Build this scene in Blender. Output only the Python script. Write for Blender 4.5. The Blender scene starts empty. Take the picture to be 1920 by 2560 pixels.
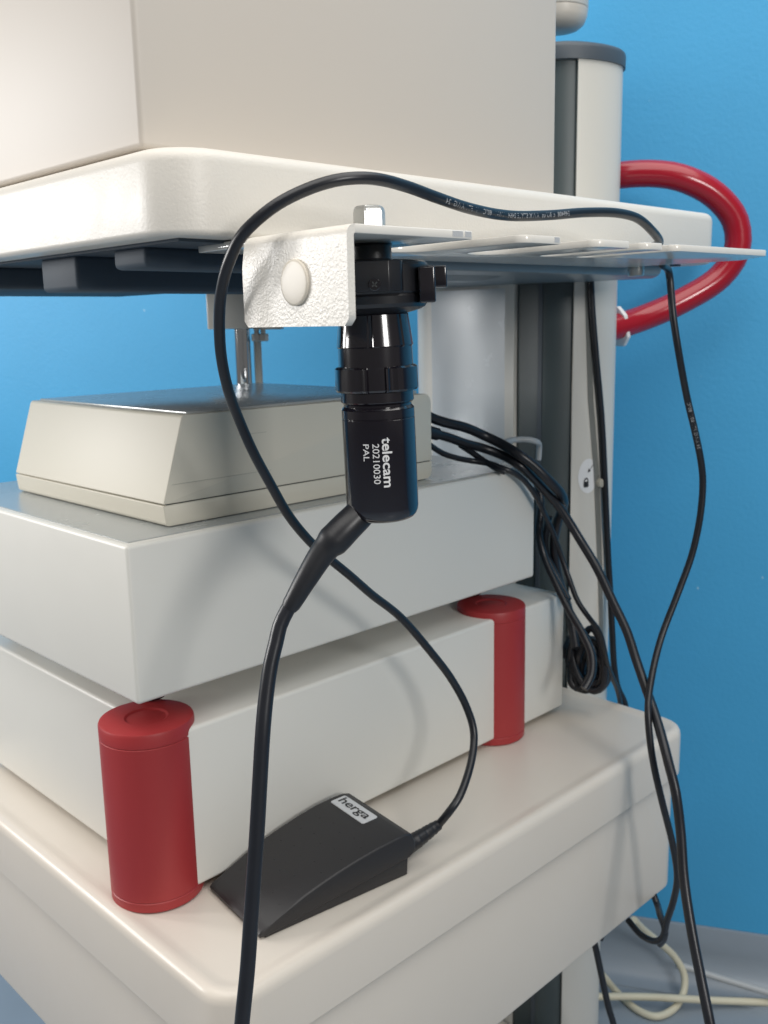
import bpy, bmesh, math, random
from mathutils import Vector, Matrix
random.seed(4)
sc = bpy.context.scene
COL = sc.collection

# ------------------------------------------------------------------ camera
cam_d = bpy.data.cameras.new('camera'); cam = bpy.data.objects.new('camera', cam_d); COL.objects.link(cam)
cam.matrix_world = Matrix(((0.710635, 0.150506, -0.687274, 0.000000), (-0.703272, 0.123982, -0.700026, 0.000000), (-0.020149, 0.980804, 0.193953, 1.100000), (0, 0, 0, 1)))
cam_d.sensor_fit = 'VERTICAL'; cam_d.sensor_height = 36.0; cam_d.sensor_width = 27.0
cam_d.lens = 36.0*2407.2/2560; cam_d.clip_start = 0.02; cam_d.clip_end = 50
cam_d.dof.use_dof = True; cam_d.dof.focus_distance = 0.66; cam_d.dof.aperture_fstop = 13.0
sc.camera = cam

# ------------------------------------------------------------------ world, lamps, exposure
w = bpy.data.worlds.new('World'); sc.world = w; w.use_nodes = True
bg = w.node_tree.nodes['Background']; bg.inputs[0].default_value = (1.0, 0.985, 0.96, 1); bg.inputs[1].default_value = 0.13
def area(name, loc, target, sx, sy, power, col):
    d = bpy.data.lights.new(name, 'AREA'); d.shape = 'RECTANGLE'; d.size = sx; d.size_y = sy; d.energy = power; d.color = col
    o = bpy.data.objects.new(name, d); COL.objects.link(o); o.location = loc
    o.rotation_euler = (Vector(target)-Vector(loc)).to_track_quat('-Z', 'Y').to_euler(); return o
area('window_light', (0.10, -1.75, 1.62), (0.7, 0.6, 0.85), 0.52, 0.45, 16, (1.0, 0.985, 0.96))
area('ceiling_light', (0.2, 0.1, 3.1), (0.6, 0.6, 0), 3.4, 3.4, 88, (1.0, 0.975, 0.935))
area('side_window_light', (-0.42, 2.05, 1.33), (0.6, 0.6, 1.1), 0.22, 0.40, 8.5, (1.0, 0.98, 0.96))
area('side_window_light', (-0.80, 1.75, 1.33), (0.6, 0.6, 1.1), 0.22, 0.40, 8.5, (1.0, 0.98, 0.96))
sc.view_settings.view_transform = 'Standard'; sc.view_settings.look = 'None'
sc.view_settings.exposure = 0.23; sc.view_settings.gamma = 1.0; sc.view_settings.use_curve_mapping = False
sc.render.resolution_x = 768; sc.render.resolution_y = 1024
sc.render.engine = 'CYCLES'

# ------------------------------------------------------------------ materials
def lin(c):
    return tuple(((v/255)/12.92 if v/255 <= 0.04045 else ((v/255+0.055)/1.055)**2.4) for v in c)
MATS = {}
def mat(name, rgb, rough=0.5, metal=0.0, spec=0.5, bump=None, mottle=None, coat=0.0, rvar=0.0, sss=0.0, trans=0.0, aniso=None, specks=None):
    """rgb = real surface colour in sRGB 0..255; bump=(scale,strength,distance,detail); mottle=(scale,amount)"""
    m = bpy.data.materials.new(name); m.use_nodes = True; nt = m.node_tree; N = nt.nodes; L = nt.links
    b = N['Principled BSDF']; c = lin(rgb)
    b.inputs['Base Color'].default_value = (*c, 1); b.inputs['Roughness'].default_value = rough
    b.inputs['Metallic'].default_value = metal; b.inputs['Specular IOR Level'].default_value = spec
    b.inputs['Coat Weight'].default_value = coat; b.inputs['Coat Roughness'].default_value = 0.08
    if sss: b.inputs['Subsurface Weight'].default_value = sss; b.inputs['Subsurface Radius'].default_value = (0.004, 0.004, 0.0035); b.inputs['Subsurface Scale'].default_value = 1.0
    if trans: b.inputs['Transmission Weight'].default_value = trans
    tc = N.new('ShaderNodeTexCoord')
    def noise(scale, detail=3.0, rough_=0.55, vec=None):
        n = N.new('ShaderNodeTexNoise'); n.inputs['Scale'].default_value = scale; n.inputs['Detail'].default_value = detail
        n.inputs['Roughness'].default_value = rough_; L.new(vec or tc.outputs['Object'], n.inputs['Vector']); return n
    colsock = None
    if mottle:
        n = noise(mottle[0], 4.0); mx = N.new('ShaderNodeMix'); mx.data_type = 'RGBA'
        a = mottle[1]
        mx.inputs['A'].default_value = (*[v*(1-a) for v in c], 1); mx.inputs['B'].default_value = (*[min(1, v*(1+a)) for v in c], 1)
        L.new(n.outputs['Fac'], mx.inputs['Factor']); colsock = mx.outputs['Result']
    if specks:   # (scale, threshold, rgb): small marks in the surface
        n = noise(specks[0], 2.0); r = N.new('ShaderNodeValToRGB'); r.color_ramp.elements[0].position = specks[1]; r.color_ramp.elements[1].position = specks[1]+0.02
        L.new(n.outputs['Fac'], r.inputs['Fac']); mx = N.new('ShaderNodeMix'); mx.data_type = 'RGBA'
        mx.inputs['A'].default_value = (*c, 1); mx.inputs['B'].default_value = (*lin(specks[2]), 1)
        if colsock: L.new(colsock, mx.inputs['A'])
        L.new(r.outputs['Color'], mx.inputs['Factor']); colsock = mx.outputs['Result']
    if colsock: L.new(colsock, b.inputs['Base Color'])
    if rvar:
        n = noise(35.0, 5.0); mr = N.new('ShaderNodeMapRange'); mr.inputs['To Min'].default_value = max(0.02, rough-rvar); mr.inputs['To Max'].default_value = rough+rvar
        L.new(n.outputs['Fac'], mr.inputs['Value']); L.new(mr.outputs['Result'], b.inputs['Roughness'])
    if bump:
        vec = None
        if aniso:
            mp = N.new('ShaderNodeMapping'); mp.inputs['Scale'].default_value = aniso; L.new(tc.outputs['Object'], mp.inputs['Vector']); vec = mp.outputs['Vector']
        n = noise(bump[0], bump[3] if len(bump) > 3 else 2.0, 0.5, vec); bp = N.new('ShaderNodeBump')
        bp.inputs['Strength'].default_value = bump[1]; bp.inputs['Distance'].default_value = bump[2]
        L.new(n.outputs['Fac'], bp.inputs['Height']); L.new(bp.outputs['Normal'], b.inputs['Normal'])
    MATS[name] = m; return m
mat('wall_paint', (66, 160, 210), 0.55, bump=(160, 0.35, 0.0010, 4), mottle=(5.0, 0.07), specks=(48.0, 0.785, (140, 190, 218)))
mat('vinyl_floor', (136, 147, 158), 0.33, mottle=(6.0, 0.12), bump=(200, 0.1, 0.0004), rvar=0.08)
mat('powder_white', (219, 214, 205), 0.42, bump=(460, 0.30, 0.0006, 2), mottle=(9.0, 0.025), rvar=0.08)
mat('powder_smooth', (212, 204, 193), 0.34, bump=(600, 0.08, 0.0003, 2), mottle=(7.0, 0.035), rvar=0.10)
mat('hammer_white', (226, 221, 212), 0.34, bump=(600, 0.42, 0.0008, 1.5), rvar=0.03)
mat('bracket_white', (224, 220, 212), 0.14, bump=(300, 0.06, 0.0003, 2), mottle=(60.0, 0.03))
mat('satin_aluminium', (212, 209, 201), 0.36, bump=(900, 0.12, 0.0002, 2), mottle=(5.0, 0.02))
mat('panel_silver', (200, 205, 208), 0.27, metal=0.05, spec=0.35, bump=(260, 0.04, 0.0003, 2), rvar=0.015)
mat('groove_dark', (70, 80, 82), 0.42, mottle=(8.0, 0.08), bump=(300, 0.05, 0.0002))
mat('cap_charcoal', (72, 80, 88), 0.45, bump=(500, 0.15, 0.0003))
mat('housing_taupe', (203, 195, 185), 0.5, bump=(800, 0.12, 0.0002, 2), mottle=(4.0, 0.015))
mat('cream_plastic', (212, 207, 192), 0.5, bump=(900, 0.15, 0.0002, 2), mottle=(10.0, 0.015))
mat('device_white', (221, 219, 212), 0.42, bump=(700, 0.12, 0.0003, 2), mottle=(6.0, 0.02), rvar=0.08, specks=(75.0, 0.79, (130, 130, 126)))
mat('brushed_steel', (178, 182, 182), 0.26, metal=0.25, bump=(60, 0.08, 0.0003, 3), aniso=(1.0, 30.0, 1.0), rvar=0.05)
mat('red_plastic', (160, 48, 50), 0.46, bump=(700, 0.15, 0.0002, 2), mottle=(14.0, 0.03), rvar=0.08)
mat('red_tube', (164, 20, 40), 0.22, coat=0.25, mottle=(12.0, 0.04), rvar=0.08, bump=(40, 0.03, 0.001, 2))
mat('black_rubber', (30, 31, 35), 0.40, bump=(600, 0.15, 0.0002, 2), mottle=(40.0, 0.15), rvar=0.08)
mat('black_cable', (28, 30, 36), 0.34, bump=(350, 0.12, 0.0003, 2), mottle=(60.0, 0.18), rvar=0.07)
mat('black_anodised', (22, 18, 25), 0.15, spec=0.8, bump=(300, 0.02, 0.0002), rvar=0.03, coat=0.4)
mat('black_matte', (27, 27, 31), 0.33, spec=0.7, bump=(800, 0.1, 0.0002), rvar=0.05)
mat('pedal_black', (38, 37, 39), 0.46, bump=(1100, 0.25, 0.0003, 2), mottle=(25.0, 0.08), specks=(420.0, 0.80, (90, 88, 86)))
mat('chrome', (215, 216, 218), 0.08, metal=1.0)
mat('zinc', (210, 211, 208), 0.32, metal=0.95, bump=(900, 0.25, 0.0003, 3), rvar=0.08)
mat('bumper_clear', (212, 204, 190), 0.38, sss=0.4)
mat('knob_clear', (176, 172, 160), 0.25, sss=0.3)
mat('print_white', (222, 222, 222), 0.5)
mat('print_grey', (150, 152, 155), 0.55, mottle=(900.0, 0.5))
mat('print_black', (34, 34, 36), 0.5)
mat('label_silver', (198, 200, 202), 0.35)
mat('sticker_white', (232, 232, 232), 0.4)
mat('cable_cream', (205, 200, 178), 0.5, mottle=(20.0, 0.05))
mat('cable_grey', (170, 174, 176), 0.5)
mat('underside_shade_grey', (128, 136, 140), 0.30, bump=(500, 0.05, 0.0003))  # shade under the upper shelf put into the grey of support and gusset
mat('underside_shade_dark', (70, 80, 90), 0.65, spec=0.3, bump=(500, 0.08, 0.0003))  # darkened colour paints the shade beneath the shelf onto ribs and sheet
mat('trim_grey', (164, 166, 162), 0.4)
mat('line_dark', (60, 62, 62), 0.6)
mat('line_faint', (192, 188, 174), 0.6)
mat('steel_worn', (196, 196, 196), 0.4, metal=0.2, bump=(900, 0.4, 0.0004, 3))

# ------------------------------------------------------------------ helpers
def link(name, me, m, parent=None, smooth=None):
    if m and not me.materials: me.materials.append(MATS[m])
    o = bpy.data.objects.new(name, me); COL.objects.link(o)
    if parent is not None: o.parent = parent
    return o
def finish(name, bm, m, parent=None, smooth=True, ang=35):
    bmesh.ops.recalc_face_normals(bm, faces=bm.faces)
    me = bpy.data.meshes.new(name); bm.to_mesh(me); bm.free()
    if smooth:
        me.polygons.foreach_set('use_smooth', [True]*len(me.polygons)); me.set_sharp_from_angle(angle=math.radians(ang))
    return link(name, me, m, parent)
def thing(name, label, cat, loc=(0, 0, 0), rotz=0.0, group=None):
    o = bpy.data.objects.new(name, None); COL.objects.link(o); o.location = loc; o.rotation_euler = (0, 0, rotz); o.empty_display_size = 0.02
    return tag(o, label, cat, group)
def tag(o, label, cat, group=None):
    o['label'] = label; o['category'] = cat
    if group: o['group'] = group
    return o
def rbox(bm, x0, x1, y0, y1, z0, z1, r=0.002, seg=3, mtx=None):
    g = bmesh.ops.create_cube(bm, size=1.0)['verts']
    for v in g:
        v.co = Vector((x0+(v.co.x+.5)*(x1-x0), y0+(v.co.y+.5)*(y1-y0), z0+(v.co.z+.5)*(z1-z0)))
    if r > 0:
        es = list({e for v in g for e in v.link_edges})
        res = bmesh.ops.bevel(bm, geom=es, offset=r, segments=seg, affect='EDGES', profile=0.5)
        g = list({v for f in res['faces'] for v in f.verts} | {v for v in g if v.is_valid})
    if mtx is not None: bmesh.ops.transform(bm, matrix=mtx, verts=[v for v in g if v.is_valid])
    return g
def box(name, dims, m, parent=None, r=0.002, seg=3, mtx=None):
    bm = bmesh.new(); rbox(bm, *dims, r, seg, mtx); return finish(name, bm, m, parent)
def rounded(pts, rad, n=6):
    """2D polygon with each corner rounded by rad (number or list)"""
    out = []; k = len(pts)
    for i in range(k):
        p = Vector(pts[i]); a = (Vector(pts[i-1])-p); b = (Vector(pts[(i+1) % k])-p); r = rad[i] if isinstance(rad, (list, tuple)) else rad
        if r <= 0: out.append(p); continue
        ang = a.angle(b); d = min(r/math.tan(ang/2), a.length*.49, b.length*.49); rr = d*math.tan(ang/2)
        c = p+(a.normalized()+b.normalized()).normalized()*(rr/math.sin(ang/2))
        s = p+a.normalized()*d-c; e = p+b.normalized()*d-c; a0 = math.atan2(s.y, s.x); da = math.atan2(e.y, e.x)-a0
        while da > math.pi: da -= 2*math.pi
        while da < -math.pi: da += 2*math.pi
        for j in range(n+1):
            t = a0+da*j/n; out.append(c+Vector((math.cos(t), math.sin(t)))*rr)
    return out
def prism(bm, pts, z0, z1, btop=0.0, bbot=0.0, seg=4):
    """extrude a 2D outline from z0 to z1, edges of the caps rounded"""
    vs = [bm.verts.new((p[0], p[1], z0)) for p in pts]; f = bm.faces.new(vs)
    ex = bmesh.ops.extrude_face_region(bm, geom=[f]); tv = [g for g in ex['geom'] if isinstance(g, bmesh.types.BMVert)]
    for v in tv: v.co.z = z1
    tf = [g for g in ex['geom'] if isinstance(g, bmesh.types.BMFace)][0]
    te = list(tf.edges); be = list(f.edges) if f.is_valid else [e for v in vs for e in v.link_edges if all(abs(q.co.z-z0) < 1e-7 for q in e.verts)]
    if btop > 0: bmesh.ops.bevel(bm, geom=te, offset=btop, segments=seg, affect='EDGES', profile=0.5, clamp_overlap=True)
    if bbot > 0: bmesh.ops.bevel(bm, geom=[e for e in set(be) if e.is_valid], offset=bbot, segments=seg, affect='EDGES', profile=0.5, clamp_overlap=True)
def lathe(bm, prof, n=48, rf=None, mtx=None, cap=True):
    """prof = [(z, r)], rf(theta, k) scales the radius"""
    rings = []
    for k, (z, r) in enumerate(prof):
        ring = []
        for i in range(n):
            t = 2*math.pi*i/n; q = r*(rf(t, k) if rf else 1.0); v = Vector((q*math.cos(t), q*math.sin(t), z))
            ring.append(bm.verts.new(mtx @ v if mtx is not None else v))
        rings.append(ring)
    for a, b in zip(rings, rings[1:]):
        for i in range(n): bm.faces.new((a[i], a[(i+1) % n], b[(i+1) % n], b[i]))
    if cap: bm.faces.new(rings[0]); bm.faces.new(rings[-1][::-1])
def smooth_path(pts, step=0.006):
    P = [Vector(p) for p in pts]; P = [P[0]*2-P[1]]+P+[P[-1]*2-P[-2]]; out = []
    for i in range(1, len(P)-2):
        p0, p1, p2, p3 = P[i-1:i+3]
        t0 = 0.0; t1 = t0+max((p1-p0).length, 1e-5)**.5; t2 = t1+max((p2-p1).length, 1e-5)**.5; t3 = t2+max((p3-p2).length, 1e-5)**.5
        n = max(2, int((p2-p1).length/step))
        for j in range(n):
            t = t1+(t2-t1)*j/n
            a1 = p0*((t1-t)/(t1-t0))+p1*((t-t0)/(t1-t0)); a2 = p1*((t2-t)/(t2-t1))+p2*((t-t1)/(t2-t1)); a3 = p2*((t3-t)/(t3-t2))+p3*((t-t2)/(t3-t2))
            b1 = a1*((t2-t)/(t2-t0))+a2*((t-t0)/(t2-t0)); b2 = a2*((t3-t)/(t3-t1))+a3*((t-t1)/(t3-t1))
            out.append(b1*((t2-t)/(t2-t1))+b2*((t-t1)/(t2-t1)))
    out.append(P[-2]); return out
def tube(bm, path, rad, n=14, caps=True):
    """rad = number or function of 0..1 along the path"""
    m = len(path); T = []
    for i in range(m):
        t = (path[min(i+1, m-1)]-path[max(i-1, 0)]); T.append(t.normalized())
    ref = Vector((0, 0, 1)) if abs(T[0].z) < .9 else Vector((1, 0, 0)); nrm = (ref-T[0]*ref.dot(T[0])).normalized(); rings = []
    for i in range(m):
        nrm = (nrm-T[i]*nrm.dot(T[i])).normalized(); bi = T[i].cross(nrm); r = rad(i/(m-1)) if callable(rad) else rad
        rings.append([bm.verts.new(path[i]+(nrm*math.cos(2*math.pi*k/n)+bi*math.sin(2*math.pi*k/n))*r) for k in range(n)])
    for a, b in zip(rings, rings[1:]):
        for k in range(n): bm.faces.new((a[k], a[(k+1) % n], b[(k+1) % n], b[k]))
    if caps: bm.faces.new(rings[0][::-1]); bm.faces.new(rings[-1])
def cable(name, pts, r, m='black_cable', parent=None, n=14, step=0.006):
    bm = bmesh.new(); tube(bm, smooth_path(pts, step), r, n); return finish(name, bm, m, parent, ang=60)
def text_mesh(body, size, offset=0.0, shear=0.0, spacing=1.0):
    cu = bpy.data.curves.new('lettering', 'FONT'); cu.body = body; cu.size = size; cu.offset = offset; cu.shear = shear; cu.space_character = spacing; cu.resolution_u = 3
    o = bpy.data.objects.new('lettering', cu); COL.objects.link(o)
    dg = bpy.context.evaluated_depsgraph_get(); me = bpy.data.meshes.new_from_object(o.evaluated_get(dg))
    bpy.data.objects.remove(o); bpy.data.curves.remove(cu); return me

# ------------------------------------------------------------------ setting: wall, cove skirting, floor
WN = Vector((-0.871, -0.491, 0)).normalized(); WT = Vector((-WN.y, WN.x, 0)); WP = Vector((1.3346, 0.7462, 0.1000)); WP.z = 0
def wall_pt(s, d, z): return WP+WT*s+WN*d+Vector((0, 0, z))
bm = bmesh.new()
c = [wall_pt(s, d, z) for s in (-8, 8) for d in (0, -0.12) for z in (0.1, 2.8)]
for f in ((0, 1, 5, 4), (2, 3, 7, 6), (0, 2, 3, 1), (4, 5, 7, 6), (1, 3, 7, 5), (0, 4, 6, 2)): pass
V = [bm.verts.new(q) for q in c]
for f in ((0, 1, 5, 4), (2, 6, 7, 3), (0, 2, 3, 1), (4, 5, 7, 6), (1, 3, 7, 5), (0, 4, 6, 2)): bm.faces.new([V[i] for i in f])
finish('wall', bm, 'wall_paint', smooth=False)['kind'] = 'structure'
bm = bmesh.new()
prof = [(-0.12, 0.0995), (0.004, 0.0995), (0.005, 0.097)]+[(0.006+0.05*(1-math.cos(t)), 0.056-0.051*math.sin(t)) for t in [math.pi/2*i/8 for i in range(9)]]+[(0.058, 0.0), (-0.12, 0.0)]
A = [bm.verts.new(wall_pt(-8, d, z)) for d, z in prof]; B = [bm.verts.new(wall_pt(8, d, z)) for d, z in prof]
for i in range(len(prof)): j = (i+1) % len(prof); bm.faces.new((A[i], A[j], B[j], B[i]))
bm.faces.new(A[::-1]); bm.faces.new(B)
finish('cove_skirting', bm, 'vinyl_floor')['kind'] = 'structure'
bm = bmesh.new(); V = [bm.verts.new(wall_pt(s, d, 0.002)) for s, d in ((-8, 0.05), (8, 0.05), (8, 14), (-8, 14))]; bm.faces.new(V)
finish('floor', bm, 'vinyl_floor', smooth=False)['kind'] = 'structure'

# ------------------------------------------------------------------ the equipment cart
cart = thing('equipment_cart', 'white and grey wheeled medical cart with red push handle in front of blue wall', 'medical cart')
def outline(x0, x1, y0, y1, r): return rounded([(x0, y0), (x1, y0), (x1, y1), (x0, y1)], r, 10)
bm = bmesh.new(); prism(bm, outline(.338, 1.054, .524, 1.10, .036), 1.1555, 1.2095, .009, .004, 5)
top_shelf = finish('shelf', bm, 'powder_white', cart); top_shelf['label'] = 'upper shelf with rounded corners and textured white edge'
# stepped supports under the upper shelf
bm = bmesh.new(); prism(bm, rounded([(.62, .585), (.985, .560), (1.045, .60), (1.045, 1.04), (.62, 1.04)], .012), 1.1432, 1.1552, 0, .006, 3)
finish('shelf_support', bm, 'underside_shade_grey', cart)
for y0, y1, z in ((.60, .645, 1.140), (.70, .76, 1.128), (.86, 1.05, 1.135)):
    box('rib', (.365, .60, y0, y1, z, 1.1551), 'underside_shade_dark', cart, .004)
box('underside_shade_sheet', (.358, 1.005, .548, 1.08, 1.1535, 1.15545), 'underside_shade_dark', cart, 0)  # added thin dark sheet, stands in for shade under the shelf
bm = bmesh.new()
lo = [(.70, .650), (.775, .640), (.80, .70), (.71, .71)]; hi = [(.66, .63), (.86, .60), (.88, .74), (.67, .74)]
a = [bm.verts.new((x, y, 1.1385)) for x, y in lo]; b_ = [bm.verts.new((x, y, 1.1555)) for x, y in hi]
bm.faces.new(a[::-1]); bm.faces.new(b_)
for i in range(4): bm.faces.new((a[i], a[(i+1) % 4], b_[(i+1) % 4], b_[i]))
bmesh.ops.bevel(bm, geom=list(bm.edges), offset=.002, segments=2, affect='EDGES'); finish('gusset', bm, 'underside_shade_grey', cart)
# lower shelf: moulded top tray over a deep apron, a fine joint between
bm = bmesh.new(); rr = []
for d, z in ((.0015, .5575), (0, .5590), (0, .6060), (.0008, .6105), (.0028, .6140), (.0060, .6158), (.0095, .6160), (.0135, .6152), (.0180, .6140), (.0225, .6136)):
    rr.append([bm.verts.new((p.x, p.y, z)) for p in outline(.341+d, 1.026-d, .522+d, 1.10-d, .034-d)])
for a, b in zip(rr, rr[1:]):
    for i in range(len(a)): bm.faces.new((a[i], a[(i+1) % len(a)], b[(i+1) % len(a)], b[i]))
bm.faces.new(rr[0][::-1]); bm.faces.new(rr[-1])
o = finish('shelf', bm, 'powder_smooth', cart); o['label'] = 'lower shelf tray with soft rounded rim'
bm = bmesh.new(); prism(bm, outline(.347, 1.016, .5275, 1.09, .030), .41, .5574, .0015, .004, 4)
finish('apron', bm, 'powder_smooth', cart)
# the column at the back: silver rounded end, dark channel, cover panel
CX, CY, CA, CB, CFAR, CAR = 1.085, .742, .083, .056, .925, .052
def col_pt(t, off=0.0):
    """outline of the oval column: t in degrees round the near end, 180 = front; beyond 180 along the straight front"""
    ca = CA if math.cos(math.radians(t)) < 0 else CAR
    return Vector((CX+(ca+off)*math.cos(math.radians(t)), CY+(CB+off)*math.sin(math.radians(t))))
T0 = 180+math.degrees(math.acos(.058/CA))              # edge of the dark channel
def col_piece(name, pts, z0, z1, m):
    bm = bmesh.new(); prism(bm, pts, z0, z1); return finish(name, bm, m, cart, ang=30)
near = [col_pt(T0+(360-T0)*i/28) for i in range(29)]
col_piece('column', near+[Vector((CX+CAR, .775)), Vector((CX-.045, .775)), Vector((CX-.045, .715))], .004, 1.4015, 'satin_aluminium')
back = [col_pt(180+(T0-180)*i/10, -.006) for i in range(11)]
ch_ = [Vector((CX-.045, .7155)), Vector((CX-.045, .7745)), Vector((CX-CA+.006, .7745))]+back
col_piece('channel', ch_, .004, 1.4012, 'groove_dark')
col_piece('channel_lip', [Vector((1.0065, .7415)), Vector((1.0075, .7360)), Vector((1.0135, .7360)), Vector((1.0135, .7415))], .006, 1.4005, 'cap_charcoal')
far = [Vector((CX+(CAR if a < 90 else CA)*math.cos(math.radians(a)), CFAR+.06*math.sin(math.radians(a)))) for a in [180*i/24 for i in range(25)]]
col_piece('spine', far+[Vector((CX-CA, .776)), Vector((CX+CAR, .776))], .004, 1.4015, 'satin_aluminium')
def panel_bm(y0, y1, z0, z1):
    bm = bmesh.new(); n = 14; g = []
    for i in range(n+1):
        y = y0+(y1-y0)*i/n; x = CX-CA*(1.0 if y < CFAR else math.sqrt(1-((y-CFAR)/.06)**2)); x += -.0022+.003*((y-.855)/.075)**2
        g.append((bm.verts.new((x, y, z0)), bm.verts.new((x, y, z1)), bm.verts.new((x+.006, y, z0)), bm.verts.new((x+.006, y, z1))))
    for a, b in zip(g, g[1:]):
        bm.faces.new((a[0], b[0], b[1], a[1])); bm.faces.new((a[0], a[2], b[2], b[0])); bm.faces.new((a[1], b[1], b[3], a[3])); bm.faces.new((a[2], a[3], b[3], b[2]))
    bm.faces.new((g[0][0], g[0][1], g[0][3], g[0][2])); bm.faces.new((g[-1][0], g[-1][2], g[-1][3], g[-1][1])); return bm
finish('cover_panel', panel_bm(.7870, .9280, .5, 1.1390), 'panel_silver', cart)
# charcoal cap
bm = bmesh.new(); rings_ = []
for off, z in ((.003, 1.4005), (.0032, 1.4140), (.002, 1.4175), (-.001, 1.4200), (-.006, 1.4215)):
    ring = [col_pt(180+180*i/36, off) for i in range(37)]+[Vector((CX+((CAR if a < 90 else CA)+off)*math.cos(math.radians(a)), CFAR+(.06+off)*math.sin(math.radians(a)))) for a in [180*i/24 for i in range(25)]]
    rings_.append([bm.verts.new((p.x, p.y, z)) for p in ring])
for a, b in zip(rings_, rings_[1:]):
    for i in range(len(a)): k2 = (i+1) % len(a); bm.faces.new((a[i], a[k2], b[k2], b[i]))
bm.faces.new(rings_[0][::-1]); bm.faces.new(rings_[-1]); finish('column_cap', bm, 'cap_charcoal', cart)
# base on the floor (below the picture)
box('base', (.42, .99, .68, 1.08, .055, .095), 'powder_smooth', cart, .02, 4)
for x in (.5, .95):
    for y in (.71, 1.03):
        bm = bmesh.new(); lathe(bm, [(-.011, .021), (-.009, .0245), (.009, .0245), (.011, .021)], 32, mtx=Matrix.Translation((x, y, .0267)) @ Matrix.Rotation(math.pi/2, 4, 'X')); wheel = finish('castor_wheel', bm, 'black_rubber', cart)
        bm = bmesh.new(); lathe(bm, [(.050, .009), (.0555, .009)], 16, mtx=Matrix.Translation((x, y, 0))); finish('stem', bm, 'zinc', wheel)
# red push handle
bm = bmesh.new()
hp = [(1.1736, 0.7705, 1.2853), (1.1838, 0.7395, 1.2867), (1.2034, 0.7059, 1.2866), (1.2262, 0.6744, 1.2798), (1.2599, 0.6424, 1.2576), (1.2846, 0.6229, 1.2234), (1.2899, 0.6211, 1.1839), (1.2782, 0.6376, 1.1508), (1.2389, 0.6744, 1.1182), (1.1918, 0.7073, 1.0962), (1.1517, 0.7226, 1.0863), (1.1247, 0.7332, 1.0806)]
tube(bm, smooth_path(hp, .01), .0176, 28); handle = finish('push_handle', bm, 'red_tube', cart, ang=60); handle['label'] = 'glossy red tubular push handle'
bm = bmesh.new(); prism(bm, rounded([(-.027, -.015), (-.015, -.027), (.015, -.027), (.027, -.015), (.027, .015), (.015, .027), (-.015, .027), (-.027, .015)], .003, 3), -.003, .003, .0015, .0015, 2)
hd = (Vector(hp[-1])-Vector(hp[-3])).normalized(); q = hd.to_track_quat('Z', 'Y').to_matrix().to_4x4()
bmesh.ops.transform(bm, matrix=Matrix.Translation(Vector((1.1663, 0.7299, 1.0872))) @ q, verts=bm.verts); finish('handle_plate', bm, 'sticker_white', handle)
# padlock sticker and knob on the column end
sp = Vector((1.0495, 0.6914, 0.8990)); SA = math.degrees(math.atan2((sp.y-CY)/CB, (sp.x-CX)/CA))
def on_col(u, z, off=.0003):
    """u metres to the viewer's right round the column end from the sticker, z metres up"""
    p = col_pt(SA+math.degrees(u/.075), off); return (p.x, p.y, sp.z+z)
def col_fan(shape, u0, z0, off):
    bm = bmesh.new(); c0 = Vector((sum(p[0] for p in shape)/len(shape), sum(p[1] for p in shape)/len(shape)))
    c = bm.verts.new(on_col(u0+c0.x, z0+c0.y, off)); V = [bm.verts.new(on_col(u0+p[0], z0+p[1], off)) for p in shape]
    for i in range(len(V)): bm.faces.new((c, V[i], V[(i+1) % len(V)]))
    return bm
stk = finish('sticker', col_fan([(.0150*math.cos(2*math.pi*i/40), .0225*math.sin(2*math.pi*i/40)) for i in range(40)], 0, 0, .0004), 'sticker_white', cart)
finish('padlock_symbol', col_fan([(p.x, p.y) for p in rounded([(-.0036, -.0045), (.0036, -.0045), (.0036, .003), (-.0036, .003)], .0015, 3)], -.003, -.010, .0008), 'print_black', stk)
bm = bmesh.new(); o_ = [(.0036*math.cos(t), .0025+.0056*math.sin(t)) for t in [math.pi*i/10 for i in range(11)]]; i_ = [(.0021*math.cos(t), .0025+.0038*math.sin(t)) for t in [math.pi*i/10 for i in range(11)]]
a = [bm.verts.new(on_col(-.003+p[0], -.010+p[1], .0008)) for p in o_]; b_ = [bm.verts.new(on_col(-.003+p[0], -.010+p[1], .0008)) for p in i_]
for i in range(10): bm.faces.new((a[i], a[i+1], b_[i+1], b_[i]))
finish('padlock_symbol', bm, 'print_black', stk)
bm = bmesh.new(); cu_ = [(.0015+.0012*i, .0065+.0085*math.sin(i/7*1.3)) for i in range(8)]
for (x0, y0), (x1, y1) in zip(cu_, cu_[1:]):
    bm.faces.new([bm.verts.new(on_col(x, y, .0008)) for x, y in ((x0, y0), (x1, y1), (x1, y1+.0011), (x0, y0+.0011))])
bm.faces.new([bm.verts.new(on_col(x, y, .0008)) for x, y in ((-.001, .0045), (.0035, .0062), (.0005, .0100))]); finish('arrow_symbol', bm, 'print_black', stk)
kn = Vector((1.0684, 0.6871, 0.8880)); bm = bmesh.new()
lathe(bm, [(-.004, .0062), (.004, .0062), (.0058, .005), (.0063, .002)], 20, mtx=Matrix.Translation(kn) @ Vector((kn.x-CX, (kn.y-CY)*2.0, 0)).to_track_quat('Z', 'Y').to_matrix().to_4x4()); finish('lock_knob', bm, 'knob_clear', cart)
bm = bmesh.new(); tr = []
for px_ in (((1.0387, 0.6955, 1.1455), (1.0452, 0.6929, 1.1455)), ((1.0471, 0.6922, 0.9970), (1.0551, 0.6898, 0.9965)), ((1.0585, 0.6889, 0.9033), (1.0679, 0.6872, 0.9023)), ((1.0700, 0.6869, 0.7731), (1.0794, 0.6861, 0.7714)), ((1.0800, 0.6861, 0.6420), (1.0878, 0.6860, 0.6399))):
    tr.append([bm.verts.new((Vector(p)+Vector((-.0006, -.0010, 0)))) for p in px_])
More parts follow.
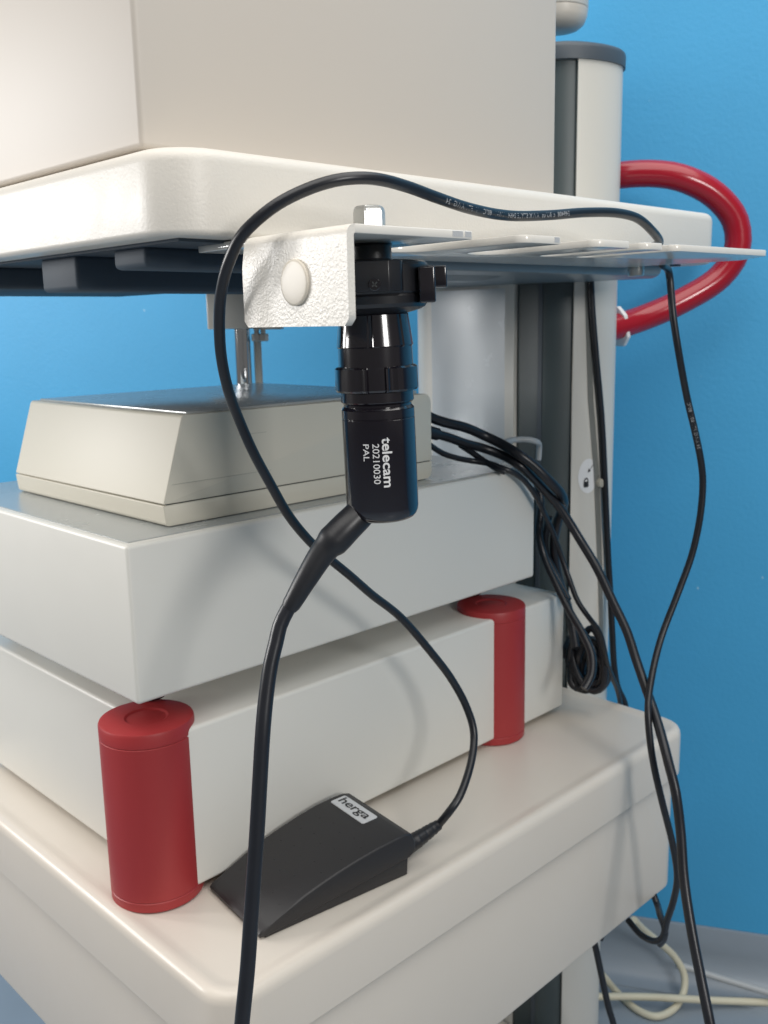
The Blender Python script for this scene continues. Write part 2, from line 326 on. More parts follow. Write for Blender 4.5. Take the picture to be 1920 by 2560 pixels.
for a, b in zip(tr, tr[1:]): bm.faces.new((a[0], a[1], b[1], b[0]))
bmesh.ops.solidify(bm, geom=list(bm.faces), thickness=.0008); finish('trim_strip', bm, 'trim_grey', cart)

# ------------------------------------------------------------------ housing on the upper shelf, arm joint beyond it
hx = (0.8059, 0.5750, 1.2198)[0]
bx = thing('equipment_housing', 'large plain taupe equipment housing standing on the upper cart shelf', 'equipment housing', (.5, .8, 1.2095))
box('casing', (.352-.5, hx-.5, .575-.8, 1.04-.8, .004, .46), 'housing_taupe', bx, .004, 3)
for x in (.40, .74):
    for y in (.62, 1.0): bm = bmesh.new(); lathe(bm, [(0, .012), (.0045, .012)], 20, mtx=Matrix.Translation((x-.5, y-.8, 0))); finish('foot', bm, 'black_rubber', bx)
jp = Vector((1.0856, 0.7755, 1.4555))
aj = thing('arm_joint', 'white rounded swivel joint of a support arm above the column', 'arm joint', jp)
bm = bmesh.new(); R_ = .0385
lathe(bm, [(0.0, R_*.45), (.0025, R_*.72), (.007, R_*.88), (.015, R_*.97), (.0235, R_)], 48); finish('end_cap', bm, 'powder_smooth', aj)
bm = bmesh.new(); lathe(bm, [(.0245, R_*.99), (.0255, R_*1.005), (.16, R_*1.02), (.165, R_*.98)], 48); finish('sleeve', bm, 'satin_aluminium', aj)
bm = bmesh.new(); tube(bm, smooth_path([Vector((0, 0, .11)), Vector((-.10, .06, .115)), Vector((-.2, .12, .118))]), .022, 20); finish('arm', bm, 'powder_smooth', aj)

# ------------------------------------------------------------------ stacked devices
d3 = thing('processor_unit', 'white processor box with red corner feet, lowest of the stack on lower shelf', 'medical device', (.66, .9, .6137))
bm = bmesh.new()
notch = lambda cx, cy: None
rbox(bm, .3925-.66, .9545-.66, .6583-.9, 1.05-.9, .0085, .1545, .0038, 4); finish('casing', bm, 'device_white', d3)
for cx, cy in ((.393, .694), (.8455, .686)):
    bm = bmesh.new(); T_ = Matrix.Translation((cx-.66, cy-.9, 0))
    lathe(bm, [(.0005, .0385), (.002, .0398), (.0092, .0400), (.0098, .0394), (.0102, .0394), (.0108, .0400), (.1475, .0400), (.1480, .0394), (.1484, .0394), (.1490, .0400), (.1588, .0400), (.1606, .0392), (.1612, .037), (.1613, .0185), (.1601, .0165), (.1604, .010), (.1608, .004)], 64, mtx=T_)
    finish('corner_foot', bm, 'red_plastic', d3, ang=25)
d2 = thing('light_source', 'plain white metal box device, middle of the stack, above the red feet', 'medical device', (.63, .9, .7752))
bm = bmesh.new(); rbox(bm, .366-.63, .8915-.63, .6583-.9, 1.05-.9, .0272, .1585, .0035, 4); finish('casing', bm, 'device_white', d2)
bm = bmesh.new(); rbox(bm, .372-.63, .8855-.63, .6663-.9, 1.044-.9, .1583, .1592, .0003, 1); top2 = finish('lid', bm, 'brushed_steel', d2)
for x in (.42, .86):
    for y in (.73, 1.0): bm = bmesh.new(); lathe(bm, [(0, .012), (.002, .014), (.0275, .014)], 20, mtx=Matrix.Translation((x-.63, y-.9, 0))); finish('foot', bm, 'black_rubber', d2)
d1 = thing('camera_control_unit', 'cream plastic control unit with grey metal lid, top of the stack', 'medical device', (.6, .82, .9345))
def side_profile(name, pts, rads, y0, y1, m, bev=.002):
    bm = bmesh.new(); prism(bm, rounded(pts, rads, 6), 0, y1-y0, bev, bev, 2)
    bmesh.ops.transform(bm, matrix=Matrix.Translation((0, y1, 0)) @ Matrix.Rotation(math.pi/2, 4, 'X'), verts=bm.verts)
    return finish(name, bm, m, d1)
fx = lambda z: .4445-.6-.024*(1-(z-.0195)/.075)
side_profile('upper_shell', [(fx(.0195), .0195), (.7505-.6, .0195), (.7505-.6, .0905), (fx(.092), .0925)], [.001, .001, .010, .004], .69-.82, .972-.82, 'cream_plastic')
side_profile('lower_shell', [(fx(.0)+.008, .0005), (.7505-.6, .0005), (.7505-.6, .0186), (fx(.0186), .0186)], [.004, .008, .001, .001], .69-.82, .972-.82, 'cream_plastic')
box('joint', (fx(.0195)+.004, .7485-.6, .6915-.82, .970-.82, .0180, .0200), 'line_dark', d1, 0)
box('lid', (.452-.6, .735-.6, .696-.82, .968-.82, .0915, .0942), 'brushed_steel', d1, .0008, 2)
for z, x0, x1 in ((.0350, .43, .535), (.0700, .50, .531)):
    box('moulded_line', (x0-.6, x1-.6, .6898-.82, .6903-.82, z, z+.0006), 'line_faint', d1, 0)
# ------------------------------------------------------------------ chrome stand beyond the unit
sp0 = Vector((0.7468, 1.0116, 1.0555))
st = thing('rod_clamp', 'white clamp block with two upright chrome rods behind the cream unit', 'clamp', (sp0.x, sp0.y, .9347))
ST = Matrix.Rotation(math.radians(-45), 4, 'Z')
bm = bmesh.new(); rbox(bm, -.040, .0165, -.019, .019, .1600, .2040, .002, 3, ST); finish('block', bm, 'bracket_white', st)
bm = bmesh.new(); rbox(bm, .0160, .052, -.014, .014, .1585, .1650, .001, 2, ST); finish('plate', bm, 'satin_aluminium', st)
bm = bmesh.new(); lathe(bm, [(0, .0102), (.1605, .0102)], 32); finish('rod', bm, 'chrome', st)
bm = bmesh.new(); lathe(bm, [(0, .0050), (.150, .0050)], 24, mtx=ST @ Matrix.Translation((.0185, .004, 0))); finish('rod', bm, 'satin_aluminium', st)
for x in (.0195, .0275):
    bm = bmesh.new(); lathe(bm, [(.1440, .0058), (.145, .0068), (.1525, .0068), (.1535, .0058), (.1536, .0034), (.1588, .0034)], 6, mtx=ST @ Matrix.Translation((x, -.006, 0))); finish('bolt', bm, 'zinc', st, ang=20)

# ------------------------------------------------------------------ the slotted holder plate under the upper shelf
PA = math.radians(-3.6); hold = thing('scope_holder', 'white slotted steel holder plate with textured bent end below the upper shelf', 'instrument holder', (0.3791, 0.4107, 1.1545), PA)
TH = .0052
def slot(x0, x1, yend, rfront):
    r = (x1-x0)/2; cx = (x0+x1)/2; cy = yend-r; s = [(x0, 0.0)]
    s += [(cx-r*math.cos(math.pi*i/14), cy+r*math.sin(math.pi*i/14)) for i in range(15)]
    f = rounded([(x1, .03), (x1, 0.0), (x1+.03, 0.0)], [0, rfront, 0], 6)[1:-1]
    return s+[(p.x, p.y) for p in f]
pts = [(.0055, 0.0)]
for a_ in ((.1003, .1490, .108, .009), (.1870, .2290, .100, .009), (.2668, .2880, .090, .008), (.3092, .3290, .086, .008)): pts += slot(*a_)
pts += [(p.x, p.y) for p in rounded([(.4, 0), (.472, 0.0), (.508, .045), (.498, .171), (.3, .171)], [0, .012, .02, .006, 0], 6)[1:-1]]
pts += [(.0055, .171)]
bm = bmesh.new(); prism(bm, pts, -TH, 0, .0006, .0006, 2); plate = finish('plate', bm, 'bracket_white', hold)
# bent-down end: rolled corner, drop, and a joggle at its far edge
bm = bmesh.new(); RB = .0062; ny = 26; yl = .103; prof = []
for i in range(9): t = math.pi/2*i/8; prof.append((.0055-RB*math.sin(t), -RB+RB*math.cos(t), .0055-(RB-TH)*math.sin(t), -RB+(RB-TH)*math.cos(t)))
for z in (-.012, -.02, -.03, -.04, -.048): prof.append((.0055-RB, z, .0055-RB+TH, z))
rows = []
def jog(y): s = max(0.0, min(1.0, (y-.072)/.022)); s = s*s*(3-2*s); return -.0030*s
for k in range(ny+1):
    y = yl*k/ny; edge = min(y, yl-y); zb = -.0565+(.004*(1-math.sqrt(max(0, 1-(1-min(1, edge/.005))**2))) if edge < .005 else 0)
    row = []
    for x, z, xi, zi in prof+[(.0055-RB, zb, .0055-RB+TH, zb)]:
        d = min(1.0, max(0.0, -z/.02)); q = jog(y)*d
        row.append((bm.verts.new((x+q, y, z)), bm.verts.new((xi+q, y, zi))))
    rows.append(row)
for a, b in zip(rows, rows[1:]):
    for i in range(len(a)-1):
        bm.faces.new((a[i][0], a[i+1][0], b[i+1][0], b[i][0])); bm.faces.new((a[i][1], b[i][1], b[i+1][1], a[i+1][1]))
    bm.faces.new((a[-1][0], a[-1][1], b[-1][1], b[-1][0]))
for row, fl in ((rows[0], 0), (rows[-1], 1)):
    for i in range(len(row)-1):
        q = (row[i][0], row[i][1], row[i+1][1], row[i+1][0]); bm.faces.new(q if fl == 0 else q[::-1])
flange = finish('bent_end', bm, 'hammer_white', hold, ang=50); flange['label'] = 'bent-down end of the holder with hammered white paint'
# milky bumper button
bm = bmesh.new(); lathe(bm, [(0, .0136), (.0014, .0138), (.0018, .0135), (.0020, .0122), (.0022, .008), (.0023, .004), (.0023, .001)], 48, mtx=Matrix.Translation((-.0007, .0495, -.0305)) @ Matrix.Rotation(-math.pi/2, 4, 'Y')); finish('bumper', bm, 'bumper_clear', hold, ang=60)
# hexagon bolt above the camera head, cap nut below the far end
TP = Vector((0.4476, 0.4638, 1.1499))
tl = Matrix.Rotation(-PA, 4, 'Z') @ (TP-Vector(hold.location))
bm = bmesh.new(); lathe(bm, [(.0001, .0108), (.0150, .0108), (.0180, .0096), (.0186, .0078), (.0187, .003)], 6, mtx=Matrix.Translation((tl.x, tl.y, 0)) @ Matrix.Rotation(.62, 4, 'Z'))
bmesh.ops.bevel(bm, geom=list(bm.edges), offset=.0005, segments=2, affect='EDGES'); finish('hex_bolt', bm, 'zinc', hold)
np_ = Matrix.Rotation(-PA, 4, 'Z') @ (Vector((0.9024, 0.5420, 1.1496))-Vector(hold.location))
bm = bmesh.new(); lathe(bm, [(-.0140, .0072), (-.0135, .0082), (-.0070, .0083), (-.0066, .0074), (-.0062, .0074), (-.0058, .0083), (-.0047, .0083)], 32, mtx=Matrix.Translation((np_.x, np_.y, 0))); finish('cap_nut', bm, 'zinc', hold)
for x0, x1, yy in ((.083, .092, -.00015), (.094, .0995, -.00015), (.181, .1862, -.00015)):
    box('worn_edge', (x0, x1, yy, yy+.0005, -.0040, -.0006), 'steel_worn', hold, 0)

# ------------------------------------------------------------------ the camera head
ch = thing('endoscope_camera', 'black anodised endoscope camera head hanging under the slotted holder', 'camera head')
AX0 = TP; AX1 = Vector((0.4525, 0.4618, 0.9674))
AXD = (AX1-AX0).normalized()
vx = (Vector((0, 0, 1.1))-AX0); vx = Vector((0-AX0.x, 0-AX0.y, 0)); vx = (vx-AXD*vx.dot(AXD)).normalized()     # local +X looks at the viewer's side
vy = AXD.cross(vx)
HM = Matrix(((vx.x, vy.x, AXD.x, AX0.x), (vx.y, vy.y, AXD.y, AX0.y), (vx.z, vy.z, AXD.z, AX0.z), (0, 0, 0, 1)))  # local z runs down the head
ch.matrix_world = HM
HZ = lambda y: 2.495800e-04*(y-608)+2.221763e-08*(y-608)**2      # measured heights of the rings -> metres along the axis
HS = lambda y: 2.585063e-04+2.253237e-08*(y-608)
def rings(prof): return [(HZ(y), hw*HS(y)) for y, hw in prof]
def hpart(name, prof, m='black_anodised', n=96, rf=None, parent=ch, ang=25, mtx=None):
    bm = bmesh.new(); lathe(bm, rings(prof), n, rf, mtx); return finish(name, bm, m, parent, ang=ang)
hpart('eyepiece_collar', [(604, 40), (608, 54), (613, 55), (616, 53), (647, 53), (654, 55), (661, 61)], 'black_matte')
coupler = hpart('coupler_ring', [(656, 118), (658, 130), (663, 139), (670, 143), (733, 143), (736, 140), (739, 137), (744, 139), (762, 137), (771, 130), (778, 116), (784, 92), (787, 80)], 'black_matte')
bm = bmesh.new(); prism(bm, [(p.x, p.y) for p in rounded([(.010, .034), (.0400, .031), (.0432, .026), (.0432, -.0105), (.0375, -.0185), (.026, -.0205), (.010, -.0205)], [.002, .004, .003, .0012, .003, .002, .001], 4)], HZ(660), HZ(733), .0009, .0009, 2)
lug = finish('clamp_lug', bm, 'black_matte', ch)
bm = bmesh.new(); SM = Matrix.Translation((.0431, -.0015, HZ(716))) @ Matrix.Rotation(math.pi/2, 4, 'Y'); lathe(bm, [(-.002, .0038), (.0006, .0038), (.0009, .0034), (.0009, .0001)], 32, mtx=SM); screw = finish('screw', bm, 'black_anodised', lug)
bm = bmesh.new()
for a_ in (0, math.pi/2): rbox(bm, -.0021, .0021, -.00045, .00045, .00085, .00105, 0, 1, SM @ Matrix.Rotation(a_+.7, 4, 'Z'))
finish('cross_recess', bm, 'line_dark', screw, smooth=False)
def lever(x0, x1, y0, y1, ya, yb, rot):
    bm = bmesh.new(); rbox(bm, x0, x1, y0, y1, HZ(ya), HZ(yb), .0013, 4)
    finish('release_lever', bm, 'black_anodised', ch)
lever(.0155, .0300, -.0395, -.0292, 676, 764, 0)
lever(-.006, .0085, -.0485, -.0372, 674, 727, 0)
def facet(n, depth, ph=0.0, edge=.06):
    def rf(t, k):
        a_ = ((t-ph)/(2*math.pi/n)) % 1.0; return 1.0-depth if min(a_, 1-a_) < edge else 1.0
    return rf
hpart('focus_ring', [(783, 80), (785, 85), (788, 87), (860, 95.5), (864, 96), (867, 93)], rf=facet(7, .035, .12, .07), n=160)
hpart('barrel', [(866, 90), (867, 93), (917, 93.5), (920, 92)])
def lobes(t, k):
    a_ = abs(((math.degrees(t)+60) % 120)-60)               # three wide grips, hollow shoulders, flat recesses between
    if a_ < 12: return .905
    if a_ < 13.5: return .905+.070*(a_-12)/1.5
    if a_ < 16: return .975
    if a_ < 30: return .975+.025*(a_-16)/14-.052*math.sin(math.pi*(a_-16)/14)
    return 1.0
hpart('grip_ring', [(912, 92), (914, 99), (918, 103.5), (970, 104), (975, 100), (977, 92)], rf=lobes, n=240, ang=18)
hpart('neck', [(976, 89), (977, 91), (1000, 91.5), (1003, 89), (1007, 85), (1012, 85), (1016, 88.5), (1019, 91)])
body = hpart('body', [(1018, 88), (1020, 91), (1040, 91.3), (1041, 90.3), (1043, 90.3), (1044, 91.3), (1262, 90), (1272, 88.5), (1281, 85), (1288, 79), (1293, 70), (1297, 52), (1298, 20)], ang=30)
RB_ = 91*HS(1140)
def body_text(txt, y0, y1, off, height, m, bold):
    me = text_mesh(txt, 1.0, bold); xs = [v.co.x for v in me.vertices]; ys = [v.co.y for v in me.vertices]; x0, x1 = min(xs), max(xs)
    cap = max(ys); za, zb = HZ(y0), HZ(y1)
    for v in me.vertices:
        u = (v.co.x-x0)/(x1-x0); ty = v.co.y/cap*height+off; z = za+(zb-za)*u; th = -ty/RB_; r = RB_*1.0065
        v.co = Vector((r*math.cos(th), r*math.sin(th), z))
    link('lettering', me, m, body)
body_text('telecam', 1083, 1203, .0016, .0064, 'print_white', .018)
body_text('20210030', 1097, 1194, -.0048, .0044, 'print_white', .004)
body_text('PAL', 1098, 1139, -.0112, .0040, 'print_white', .004)
inv = HM.inverted()
sl = [inv @ Vector(p) for p in ((0.4527, 0.4693, 0.9847), (0.4376, 0.4681, 0.9734), (0.4265, 0.4709, 0.9646), (0.4209, 0.4734, 0.9591), (0.4123, 0.4779, 0.9500), (0.3992, 0.4838, 0.9302), (0.3922, 0.4874, 0.9180), (0.3889, 0.4891, 0.9126))]
def sleeve_r(t):
    pr = [(0, .0098), (.40, .0109), (.475, .0110), (.495, .0107), (.515, .0094), (.56, .0090), (.75, .0078), (.97, .0063), (.985, .0062), (1, .0054)]
    for (a, ra), (b, rb) in zip(pr, pr[1:]):
        if t <= b: return ra+(rb-ra)*(t-a)/(b-a)
    return pr[-1][1]
bm = bmesh.new(); tube(bm, smooth_path(sl, .0025), sleeve_r, 28); finish('strain_relief', bm, 'black_rubber', ch, ang=50)
cp_ = [inv @ Vector(p) for p in ((0.3923, 0.4874, 0.9185), (0.3882, 0.4896, 0.9118), (0.3823, 0.4911, 0.9017), (0.3782, 0.4908, 0.8913), (0.3723, 0.4899, 0.8776), (0.3661, 0.4880, 0.8588), (0.3601, 0.4852, 0.8380), (0.3536, 0.4825, 0.8050), (0.3472, 0.4797, 0.7723), (0.3355, 0.4752, 0.7147), (0.3282, 0.4726, 0.6791), (0.3211, 0.4709, 0.6480), (0.3139, 0.4696, 0.6075), (0.3143, 0.4787, 0.5384))]
bm = bmesh.new(); tube(bm, smooth_path(cp_), .00515, 24); finish('cable', bm, 'black_cable', ch, ang=60)

# ------------------------------------------------------------------ the foot pedal and its long lead
PD = math.radians(-7.85); pedal = thing('foot_pedal', 'black wedge foot pedal with small white label lying on the lower shelf', 'foot pedal', (.4122, .5678, .6137), PD)
PW = .1000
def extrude_y(name, pts, y0, y1, m, parent, bev, seg=4):
    bm = bmesh.new(); prism(bm, pts, 0, y1-y0, bev, bev, seg)
    bmesh.ops.transform(bm, matrix=Matrix.Translation((0, y1, 0)) @ Matrix.Rotation(math.pi/2, 4, 'X'), verts=bm.verts)
    for v in bm.verts: v.co.y *= .895+.105*max(0, min(1, v.co.x/.12))          # a little narrower at the toe
    return finish(name, bm, m, parent, ang=50)
top_z = [(-.001, .0078), (.008, .0112), (.0154, .0142), (.0388, .0228), (.057, .0280), (.075, .0320), (.096, .0358), (.117, .0384), (.135, .0398), (.146, .0400)]
prf = [(.004, .0015), (-.003, .0022), (-.0035, .0050)]+top_z+[(.153, .0380), (.1572, .0300), (.1575, .0215), (.1535, .0175), (.1505, .0160)]
extrude_y('housing', prf, 0, PW, 'pedal_black', pedal, .0034, 5)
extrude_y('base', [(.002, .0003), (.1480, .0003), (.1490, .0165), (.06, .0085), (.002, .0025)], .0012, PW-.0012, 'pedal_black', pedal, .0008, 2)
def ztop_at(x):
    for (a, za), (b, zb) in zip(top_z, top_z[1:]):
        if a <= x <= b: return za+(zb-za)*(x-a)/(b-a)
    return top_z[-1][1]
bm = bmesh.new(); zl = ztop_at(.128)
prism(bm, [(p.x, p.y) for p in rounded([(.1275, .0400), (.1450, .0400), (.1450, .0930), (.1275, .0930)], .0022, 5)], 0, .0007, .0002, 0, 1)
for v in bm.verts: v.co.z += ztop_at(v.co.x)+.0001
lab = finish('label_plate', bm, 'label_silver', pedal)
me = text_mesh('herga', 1.0, .012); xs = [v.co.x for v in me.vertices]; ys = [v.co.y for v in me.vertices]
for v in me.vertices:
    u = (v.co.x-min(xs))/(max(xs)-min(xs)); t = (v.co.y-min(ys))/(max(ys)-min(ys)); X = .1302+.0130*t; v.co = Vector((X, .0890-.0445*u, ztop_at(X)+.0009+.00005))
link('lettering', me, 'print_black', lab)
bm = bmesh.new()
for i in range(5):
    for j in range(5):
        x = .022+i*.021+(.004 if j % 2 else 0); y = .012+j*.0165
        if x < .124: lathe(bm, [(-.0004, .0007), (.0002, .0006), (.0004, .0002)], 8, mtx=Matrix.Translation((x, y, ztop_at(x))))
o = finish('grip_pips', bm, 'pedal_black', pedal); o['kind'] = 'stuff'
pinv = (Matrix.Translation(pedal.location) @ Matrix.Rotation(PD, 4, 'Z')).inverted()
b0, b1 = pinv @ Vector((0.5835, 0.5664, 0.6270)), pinv @ Vector((0.6151, 0.5620, 0.6343))
bm = bmesh.new(); bd = (b1-b0); pth = [b0-bd*.35, b0, b0+bd*.25, b0+bd*.5, b0+bd*.75, b1]
tube(bm, smooth_path(pth, .0016), lambda t: .0088-.0038*t+(.0005 if int(t*22) % 2 == 0 and .3 < t < .92 else 0), 20); finish('cable_boot', bm, 'black_rubber', pedal, ang=40)
lead_w = [Vector(p) for p in ((0.6151, 0.5620, 0.6343), (0.6204, 0.5520, 0.6503), (0.6326, 0.5502, 0.6616), (0.6602, 0.5588, 0.6871), (0.6724, 0.5669, 0.7081), (0.6710, 0.5748, 0.7315), (0.6579, 0.5816, 0.7610), (0.6346, 0.5844, 0.7919), (0.5940, 0.5871, 0.8381), (0.5588, 0.5867, 0.8668), (0.5316, 0.5841, 0.8897), (0.5132, 0.5851, 0.9056), (0.4871, 0.5809, 0.9269), (0.4625, 0.5765, 0.9527), (0.4411, 0.5695, 0.9803), (0.4230, 0.5666, 1.0089), (0.4102, 0.5647, 1.0343), (0.3963, 0.5553, 1.0541), (0.3817, 0.5417, 1.0822), (0.3712, 0.5249, 1.1132), (0.3669, 0.5124, 1.1301), (0.3654, 0.5026, 1.1412), (0.3661, 0.4946, 1.1507), (0.3693, 0.4852, 1.1590), (0.3795, 0.4726, 1.1703), (0.3926, 0.4606, 1.1785), (0.4058, 0.4504, 1.1835), (0.4199, 0.4443, 1.1856), (0.4359, 0.4415, 1.1857), (0.4607, 0.4422, 1.1835), (0.4876, 0.4432, 1.1794), (0.5266, 0.4466, 1.1749), (0.5782, 0.4527, 1.1737), (0.6286, 0.4541, 1.1771), (0.6759, 0.4519, 1.1818), (0.7163, 0.4484, 1.1834), (0.7455, 0.4476, 1.1808), (0.7709, 0.4489, 1.1725), (0.8020, 0.4590, 1.1644), (.842, .498, 1.1615), (.880, .507, 1.1592), (.893, .5095, 1.157), (.8985, .5105, 1.151), (0.9303, 0.5203, 1.1443), (0.9313, 0.5140, 1.0992), (0.9388, 0.5084, 1.0542), (0.9567, 0.5075, 1.0112), (0.9666, 0.5023, 0.9758), (0.9801, 0.5002, 0.9387), (0.9824, 0.4989, 0.9167), (0.9795, 0.4990, 0.8808), (0.9715, 0.5025, 0.8394), (0.9530, 0.5084, 0.7952), (0.9283, 0.5128, 0.7493), (0.9011, 0.5074, 0.7108), (0.8811, 0.4987, 0.6856), (0.8731, 0.4898, 0.6511), (0.8722, 0.4837, 0.6258), (0.8768, 0.4763, 0.5900), (0.8908, 0.4680, 0.5319), (0.8976, 0.4653, 0.4949), (0.9076, 0.4736, 0.4571), (0.9158, 0.4847, 0.4230), (0.9250, 0.4952, 0.3903), (0.9332, 0.5113, 0.3745), (0.9399, 0.5321, 0.3702), (0.9482, 0.5537, 0.3747))]
lead = [pinv @ p for p in lead_w]; LP = smooth_path(lead, .004); LR = .0038
bm = bmesh.new(); tube(bm, LP, LR, 20); lead_o = finish('cable', bm, 'black_cable', pedal, ang=60); lead_o['label'] = 'thin black lead looping up over the holder and down the right side'
acc = [0.0]
for a, b in zip(LP, LP[1:]): acc.append(acc[-1]+(b-a).length)
def near_s(p):
    p = pinv @ Vector(p); k = min(range(len(LP)), key=lambda i: (LP[i]-p).length); return acc[k]
def at_s(s):
    import bisect
    k = max(0, min(len(LP)-2, bisect.bisect_right(acc, s)-1)); t = (s-acc[k])/(acc[k+1]-acc[k]); q = LP[k].lerp(LP[k+1], t)
    return q, (LP[min(k+2, len(LP)-1)]-LP[max(k-1, 0)]).normalized()
EYE = pinv @ Vector((0, 0, 1.1))
def lead_print(txt, s0, size, turn=0.0):
    me = text_mesh(txt, size, size*.008, 0, 1.06)
    for v in me.vertices:
        p, t = at_s(s0-v.co.x); n = EYE-p; n = (n-t*n.dot(t)).normalized(); up = n.cross(t)      # text runs back along the lead
        th = (v.co.y-size*.35)/LR+turn; v.co = p+(n*math.cos(th)+up*math.sin(th))*(LR*1.02)
    link('lettering', me, 'print_grey', lead_o)
lead_print('E49408  c RU us  AWM STYLE 2464   VW-1   80°C    V  FT1 AWG  24', near_s((0.6522, 0.4530, 1.1793)), .0050, .1)
lead_print('24 AWG FT1 60V  80°C', near_s((0.9708, 0.5005, 0.9586)), .0050, .1)

# ------------------------------------------------------------------ cables behind the stack
G = 'black cables behind the device stack'
def loose(pts, r, label, m='black_cable', name='cable', group=None, n=14):
    o = cable(name, pts, r, m, None, n); return tag(o, label, 'cable', group)
loose([(0.7487, 0.7050, 0.9867), (0.7682, 0.7055, 0.9806), (0.7907, 0.7030, 0.9738), (0.8151, 0.6979, 0.9646), (0.8410, 0.6916, 0.9565), (0.8537, 0.6771, 0.9490), (0.8547, 0.6568, 0.9411), (0.8715, 0.6470, 0.9240), (0.8925, 0.6404, 0.9026), (0.9045, 0.6326, 0.8859), (0.9193, 0.6129, 0.8467), (0.9196, 0.5903, 0.8176), (0.9183, 0.5674, 0.7821), (0.9157, 0.5479, 0.7539), (0.9099, 0.5313, 0.7251), (0.9001, 0.5122, 0.6987), (0.8859, 0.4916, 0.6770), (0.8705, 0.4715, 0.6532), (0.8649, 0.4632, 0.6397), (0.8588, 0.4516, 0.6172), (0.8522, 0.4405, 0.5794), (0.8386, 0.4272, 0.5347), (0.8235, 0.4094, 0.4946), (0.8101, 0.3903, 0.4555), (0.7970, 0.3722, 0.4210), (0.7872, 0.3548, 0.3750), (0.7965, 0.3485, 0.2819)], .0052, 'thickest black cable running from cream unit down past the shelf corner')
bm = bmesh.new(); tube(bm, smooth_path([Vector(p) for p in ((0.7480, 0.7056, 0.9868), (0.7693, 0.7043, 0.9801), (0.7746, 0.7044, 0.9787))], .003), .0070, 18)
tag(finish('cable_plug', bm, 'black_rubber'), 'short black cable sleeve at the right end of the cream unit', 'cable sleeve')
loose([(0.7588, 0.7142, 1.0043), (0.7743, 0.7109, 0.9958), (0.7930, 0.7049, 0.9889), (0.8177, 0.7001, 0.9821), (0.8432, 0.6934, 0.9707), (0.8508, 0.6765, 0.9625), (0.8501, 0.6533, 0.9536), (0.8624, 0.6404, 0.9403), (0.8771, 0.6296, 0.9223), (0.8931, 0.6272, 0.9086), (0.9120, 0.6337, 0.8959), (0.9351, 0.6495, 0.8802), (0.9451, 0.6631, 0.8613), (0.9531, 0.6747, 0.8285), (0.9588, 0.6720, 0.7873), (0.9616, 0.6584, 0.7482), (0.9450, 0.6345, 0.7063)], .0056, 'upper thick black cable arching off the cream unit and bending down')
loose([(0.7484, 0.7020, 0.9749), (0.7662, 0.7034, 0.9657), (0.7802, 0.7015, 0.9573), (0.7993, 0.6950, 0.9499), (0.8191, 0.6886, 0.9451), (0.8272, 0.6729, 0.9428), (0.8289, 0.6573, 0.9391), (0.8409, 0.6494, 0.9326), (0.8575, 0.6471, 0.9213), (0.8734, 0.6454, 0.9047), (0.8889, 0.6465, 0.8861), (0.9079, 0.6510, 0.8665), (0.9185, 0.6491, 0.8457), (0.9252, 0.6426, 0.8198), (0.9275, 0.6335, 0.7955), (0.9307, 0.6233, 0.7702), (0.9373, 0.6116, 0.7509), (0.9474, 0.6040, 0.7337), (0.9527, 0.6014, 0.7171), (0.9691, 0.6055, 0.6869), (0.9874, 0.6096, 0.6638), (1.0148, 0.6172, 0.6337), (1.0546, 0.6343, 0.5783), (1.0568, 0.6308, 0.5220)], .0032, 'thin black cable curving from cream unit down across the column')
loose([(0.8179, 0.7087, 0.9621), (0.8211, 0.6966, 0.9555), (0.8259, 0.6822, 0.9462), (0.8239, 0.6639, 0.9400), (0.8215, 0.6542, 0.9377), (0.8249, 0.6503, 0.9359)], .0034, 'short black strap of cable crossing under the thick ones')
loose([(0.9420, 0.6978, 0.9242), (0.9373, 0.6836, 0.8821), (0.9261, 0.6779, 0.8476), (0.9262, 0.6699, 0.8191), (0.9231, 0.6509, 0.7908), (0.9181, 0.6257, 0.7598), (0.9134, 0.6025, 0.7366), (0.9083, 0.5878, 0.7171), (0.8960, 0.5803, 0.6981), (0.8839, 0.5816, 0.6858)], .0046, 'black cable dropping into the coil beside the lowest box')
loose([(0.9457, 0.6776, 0.8643), (0.9444, 0.6820, 0.8239), (0.9480, 0.6704, 0.7948), (0.9388, 0.6430, 0.7666)], .0046, 'black cable in the dark gap behind the middle box')
# coil
cc = []; cq = Vector((0.9720, 0.6487, 0.6792))
for k in range(129):
    t = 2*math.pi*k/16+.3*math.sin(k*.21); a = k/128
    cc.append((cq.x-.006+.016*((k*5) % 16)/16*.3+.010*a+.003*math.sin(k*.9), cq.y-.020*a+(.017+.003*math.sin(k*.37))*math.cos(t), max(.6185, cq.z+.001+(.034-.004*a+.003*math.sin(k*.23))*math.sin(t)-.006*a)))
loose([(x, y+.0, z) for x, y, z in cc], .0045, 'black cable coiled up on the lower shelf beside the lowest box', name='coiled_cable')
loose([(0.9750, 0.6455, 0.7116), (0.9750, 0.6319, 0.7249), (0.9720, 0.6170, 0.7111), (0.9700, 0.6093, 0.6852), (0.9680, 0.6096, 0.6574), (0.9650, 0.6205, 0.6486), (0.9650, 0.6381, 0.6560), (0.9680, 0.6543, 0.6800), (0.9700, 0.6587, 0.7099)], .0044, 'outer black loop hanging over the coiled cable', name='cable_loop')
loose([(0.8869, 0.7034, 0.9554), (0.9083, 0.7114, 0.9569), (0.9280, 0.7134, 0.9567), (0.9377, 0.7039, 0.9565), (0.9482, 0.6997, 0.9533), (0.9664, 0.7082, 0.9448), (0.9672, 0.7098, 0.9277)], .0036, 'light grey cable looping into the dark column channel', 'cable_grey')
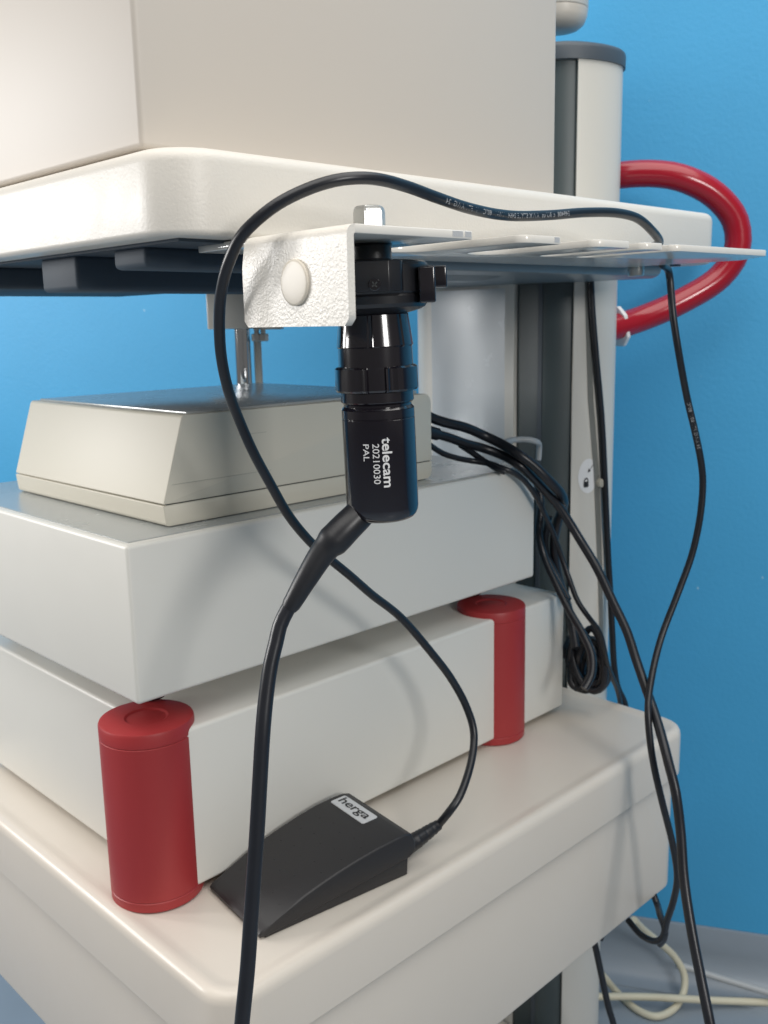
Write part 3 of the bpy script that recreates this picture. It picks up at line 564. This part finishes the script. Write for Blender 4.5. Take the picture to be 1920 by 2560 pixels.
loose([(1.0421, 0.6892, 1.1740), (1.0428, 0.6889, 1.1448), (1.0461, 0.6877, 1.1040), (1.0530, 0.6856, 1.0506), (1.0641, 0.6831, 0.9768), (1.0724, 0.6816, 0.9013), (1.0778, 0.6802, 0.8379), (1.0858, 0.6805, 0.7782), (1.0854, 0.6759, 0.7344), (1.0832, 0.6698, 0.6791), (1.0827, 0.6651, 0.6345), (1.0905, 0.6635, 0.6047), (1.1022, 0.6592, 0.5792), (1.0979, 0.6500, 0.5307), (1.0733, 0.6369, 0.3963), (1.0137, 0.6333, 0.2752)], .0043, 'straight black cable running down the front of the column')
loose([(0.9457, 0.6027, 0.3361), (0.9460, 0.5945, 0.3077), (0.9537, 0.5914, 0.2725), (0.9616, 0.5864, 0.2307), (0.9708, 0.5823, 0.1971), (0.9928, 0.5780, 0.1047)], .0042, 'black cable hanging below the lower shelf beside the column foot')
loose([(0.9654, 0.5354, 0.4208), (0.9640, 0.5247, 0.4032), (0.9358, 0.5041, 0.4093), (0.9207, 0.4899, 0.4078), (0.9266, 0.4935, 0.3902), (0.9387, 0.5048, 0.3707)], .0040, 'short black cable twisted round the thin lead below the shelf')
loose([(1.2120, 0.6973, 0.1778), (1.2452, 0.6981, 0.1435), (1.2844, 0.6915, 0.1039), (1.3112, 0.6772, 0.0700), (1.3175, 0.6630, 0.0409), (1.3035, 0.6566, 0.0196), (1.2710, 0.6560, 0.0090), (1.2381, 0.6684, 0.0080), (1.2312, 0.6966, 0.0080), (1.2426, 0.7397, 0.0090), (1.2114, 0.7491, 0.0530), (1.1901, 0.7647, 0.0854)], .0058, 'cream cable lying in a round loop on the grey floor', 'cable_cream')
loose([(1.1597, 0.7734, 0.0351), (1.1881, 0.7506, 0.0278), (1.2328, 0.7126, 0.0231), (1.2605, 0.6812, 0.0231), (1.2787, 0.6539, 0.0254), (1.3131, 0.6254, 0.0185), (1.3902, 0.5542, 0.0091), (1.4540, 0.4963, 0.0001)], .0058, 'straight cream cable lying along the floor across the loop', 'cable_cream')
loose([(1.3146, 0.6770, 0.0552), (1.3253, 0.6626, 0.0516), (1.3488, 0.6226, 0.0420), (1.3864, 0.5537, 0.0298), (1.4252, 0.4861, 0.0163)], .0054, 'pale grey cable lying along the foot of the wall', 'cable_grey')
